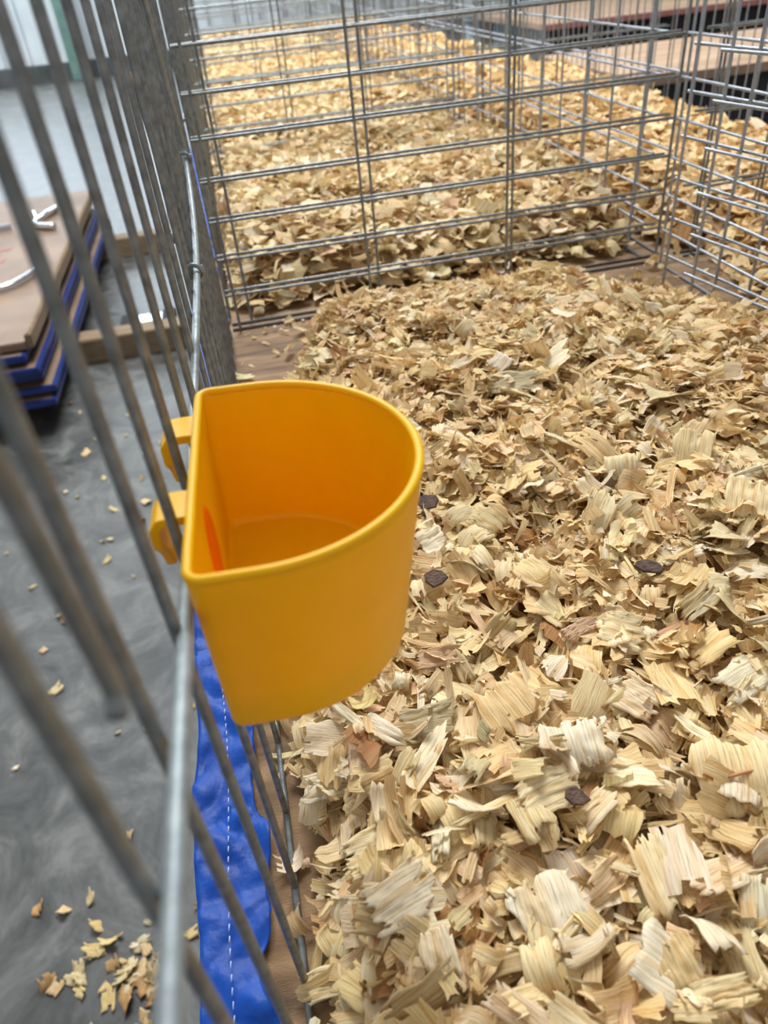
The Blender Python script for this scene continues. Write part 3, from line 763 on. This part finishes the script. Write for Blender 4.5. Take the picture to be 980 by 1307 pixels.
# bark chips
def chip_mesh(seed, a, b, t):
    r = random.Random(seed); n = 7
    bm = bmesh.new(); top = []; bot = []
    for i in range(n):
        an = 2 * math.pi * i / n; q = r.uniform(0.75, 1.1)
        top.append(bm.verts.new((a * q * math.cos(an) * 0.9, b * q * math.sin(an) * 0.9, t / 2 + r.uniform(-.2, .2) * t))); bot.append(bm.verts.new((a * q * math.cos(an), b * q * math.sin(an), -t / 2)))
    bm.faces.new(top); bm.faces.new(bot[::-1])
    for i in range(n): bm.faces.new((top[i - 1], bot[i - 1], bot[i], top[i]))
    bmesh.ops.recalc_face_normals(bm, faces=bm.faces[:])
    me = bpy.data.meshes.new('chip'); bm.to_mesh(me); bm.free(); return me
for i, (c, a, b, lab) in enumerate([((556, 737), 0.0048, 0.0042, 'square dark bark chip beside the cup'), ((545, 640), 0.006, 0.004, 'dark bark chip half hidden behind the cup rim'),
                                    ((736, 1016), 0.0036, 0.0028, 'small dark bark chip lying on a foreground shaving'), ((828, 722), 0.007, 0.0028, 'long dark bark chip in the centre right of the bed')]):
    p, u, v, n = place_px(c, (10, 0), (0, 10), 0.4, 0.009)
    o = link('bark_chip', chip_mesh(i, a * 1.15, b * 1.15, 0.0011), M_BARK); o.location = p; o.rotation_euler = Vector(n).to_track_quat('Z', 'Y').to_euler()
    tag(o, lab, 'bark chip')

# ochre strip end and black strap lying on the board beyond the bed
q = on_z((938, 409), 0.004)
o = link('ochre_strip', box_mesh(-0.016, 0.016, -0.006, 0.006, -0.003, 0.003, 0.001), M_YTAPE); o.location = q; o.rotation_euler = (0, 0, 0.1); tag(o, 'short ochre plastic strip on the board under the right wire panel', 'strip')
q = on_z((955, 420), 0.002)
o = link('black_strap', box_mesh(-0.03, 0.03, -0.004, 0.004, -0.0015, 0.0015, 0.0006), M_DARK); o.location = q; o.rotation_euler = (0, 0, 0.25); tag(o, 'thin black strap on the board beside the ochre strip', 'strap')

# ------------------------------------------------------------------ crumbs on the concrete
FM = []
for i in range(12):
    r = np.random.default_rng(9000 + i); L = r.uniform(0.012, 0.026)
    P, uvs, keep = flake_grid(L, L * r.uniform(0.4, 0.9), 4, 5, r.normal(0, 1.0), r.normal(0, 0.4), 0.3, 0.12, 9000 + i)
    FM.append(solid_flake(P, uvs + r.uniform(-30, 30, 2), keep, 4, 5, 0.0008, np.clip(tints(1)[0] * 1.05, 0, 0.95), 'crumb'))
spots = [(8, 706), (80, 790), (70, 880), (145, 650), (75, 785), (132, 610), (180, 610), (185, 640), (55, 830), (20, 980), (165, 1065), (150, 935), (185, 930), (48, 1160), (113, 1148), (126, 1180), (205, 565), (160, 555), (130, 690),
         (110, 578), (102, 526), (200, 515), (190, 585), (215, 700), (170, 735), (60, 1255), (90, 1250), (243, 1190), (255, 1155), (248, 900)]
for k in range(48):
    spots.append((random.gauss(*random.choice([(185, 24), (110, 26), (195, 18)])), random.gauss(1250, 42)))
for k in range(20):
    spots.append((random.uniform(20, 230), random.uniform(480, 800)))
for i, s in enumerate(spots):
    p = on_z(s, FZ + 0.004)
    o = link('floor_crumb', FM[i % 12]); o.location = p
    o.rotation_euler = (random.gauss(0, 0.4), random.gauss(0, 0.4), random.uniform(0, 6.28)); s_ = random.uniform(0.6, 1.3) * (1.25 if s[1] > 1150 else 1.0); o.scale = (s_, s_, s_)
    tag(o, 'small shaving fallen onto the grey concrete aisle', 'wood shaving', 'shavings fallen on the concrete')

# ------------------------------------------------------------------ stacked boards in the aisle
def blue_board(x0, x1, y0, y1, z0, z1, lab, topm, dark_slit):
    root = empty('framed_board', ((x0 + x1) / 2, (y0 + y1) / 2, z0), lab, 'board', 'stacked blue-edged boards')
    rel(link('panel', box_mesh(x0 + 0.012, x1 - 0.012, y0 + 0.012, y1 - 0.012, z0 + 0.004, z1 - 0.002), topm, root), root)
    for (a, b, c, d) in ((x0, x0 + 0.012, y0, y1), (x1 - 0.012, x1, y0, y1), (x0 + 0.012, x1 - 0.012, y0, y0 + 0.012), (x0 + 0.012, x1 - 0.012, y1 - 0.012, y1)):
        rel(link('edge_strip', box_mesh(a, b, c, d, z0, z1, 0.003), M_BLUE, root), root)
for i, zt in enumerate((-0.664, -0.632, -0.600, -0.568, -0.536)):
    blue_board(-1.5, -0.60 + 0.018 * (i % 2) + 0.01 * i * -1 + 0.03, 1.98 + 0.02 * (i % 3), 3.78 - 0.03 * i, zt, zt + 0.020,
               ['blue-edged board at the foot of the stack in the aisle', 'blue-edged board second from the floor in the aisle stack', 'blue-edged board third from the floor in the aisle stack', 'blue-edged board fourth from the floor in the aisle stack', 'blue-edged board directly under the brown top board'][i], M_CARD, 0)
top = empty('top_board', (-1.05, 2.9, -0.512), 'brown board with red print and wire parts, topmost of the aisle stack', 'board')
rel(link('panel', box_mesh(-1.5, -0.602, 2.03, 3.8, -0.512, -0.49, 0.003), M_CARD, top), top)
rel(link('side_rail', box_mesh(-0.602, -0.585, 2.03, 3.8, -0.512, -0.47, 0.004), M_BATTEN, top), top)
for i, (x, y, w) in enumerate([(-0.86, 2.98, 0.05), (-0.90, 2.90, 0.06), (-0.85, 2.84, 0.04), (-0.92, 3.06, 0.05)]):
    rel(link('red_print', box_mesh(x - w, x + w, y - 0.018, y + 0.018, -0.4905, -0.4888), M_RED, top), top)
zw = -0.4755
o = link('bent_wire_handle', tubes_mesh([smooth_path([(-1.0, 2.25, zw), (-0.86, 2.42, zw), (-0.80, 2.47, zw), (-0.72, 2.50, zw), (-0.66, 2.62, zw)], 6)], 0.012, 8), M_CHROME); tag(o, 'bent steel wire handle lying on the brown board', 'handle')
o = link('steel_latch', tubes_mesh([smooth_path([(-0.80, 3.42, zw), (-0.77, 3.30, zw), (-0.765, 3.22, zw), (-0.68, 3.16, zw)], 6), [(-0.77, 3.3, zw), (-0.71, 3.46, zw)]], 0.014, 8), M_CHROME); tag(o, 'shiny steel latch lying on the far end of the brown board', 'latch')
o = link('steel_rod', tubes_mesh([[(-1.4, 3.16, zw), (-0.86, 3.26, zw)]], 0.012, 8), M_CHROME); tag(o, 'straight steel rod lying across the brown board', 'rod')
for i, (ya, x0, x1, lab) in enumerate(((3.62, -1.6, -0.30, 'far timber batten under the board stack'), (2.47, -1.6, -0.22, 'near timber batten under the board stack'))):
    o = link('batten', box_mesh(x0, x1, ya - 0.045, ya + 0.045, FZ, FZ + 0.084, 0.004), M_BATTEN); tag(o, lab, 'batten')
o = empty('metal_bracket', tuple(on_z((192, 413), FZ)), 'small shiny bracket with dark ends on the concrete by the batten', 'bracket')
link('plate', box_mesh(-0.05, 0.05, -0.05, 0.05, 0.0, 0.02, 0.004), M_CHROME, o)
link('end_block', box_mesh(-0.10, -0.05, -0.05, 0.05, 0.0, 0.03, 0.004), M_DARK, o)
link('end_block', box_mesh(0.05, 0.10, -0.05, 0.05, 0.0, 0.03, 0.004), M_DARK, o)

# ------------------------------------------------------------------ tables across the hall on the right
def far_table(x0, x1, y0, y1, zt, lab, redge):
    root = empty('plywood_table', ((x0 + x1) / 2, (y0 + y1) / 2, FZ), lab, 'table')
    n = 3
    for i in range(n):
        a = x0 + (x1 - x0) * i / n; b = x0 + (x1 - x0) * (i + 1) / n - 0.004
        rel(link('table_top', box_mesh(a, b, y0, y1, zt - 0.02, zt), M_PLY, root), root)
    rel(link('shade_panel', box_mesh(x0 + 0.02, x1 - 0.02, y0 + 0.02, y0 + 0.03, FZ + 0.02, zt - 0.02), M_DARK, root), root)  # dark panel added to stand for the shade under the table
    for x in (x0 + 0.06, x1 - 0.06):
        for y in (y0 + 0.08, y1 - 0.06):
            rel(link('leg', box_mesh(x - 0.025, x + 0.025, y - 0.025, y + 0.025, FZ, zt - 0.02), M_BATTEN, root), root)
    if redge: rel(link('edge_strip', box_mesh(x0, x1, y0 - 0.006, y0, zt - 0.02, zt), M_RED, root), root)
far_table(0.98, 3.4, 1.80, 2.38, -0.02, 'plywood table across the right aisle, its under-shade built as a dark panel', False)
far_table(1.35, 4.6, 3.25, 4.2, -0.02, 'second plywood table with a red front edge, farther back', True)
root = empty('teal_bin', (1.95, 5.6, FZ), 'dark teal bin far behind the right-hand cages', 'bin')
link('bin_body', mesh_from(*loft([[(0.20 * s * math.cos(a), 0.20 * s * math.sin(a), zz) for a in np.linspace(0, 2 * math.pi, 24, endpoint=False)] for zz, s in ((0, .8), (0.6, 1.0), (0.6, .95), (0.05, .75))], False, True), 'bin', True), M_TEAL, root)
link('bin_rim', tubes_mesh([[(0.2 * math.cos(a), 0.2 * math.sin(a), 0.6) for a in np.linspace(0, 2 * math.pi, 25)]], 0.012, 8), M_TEAL, root)
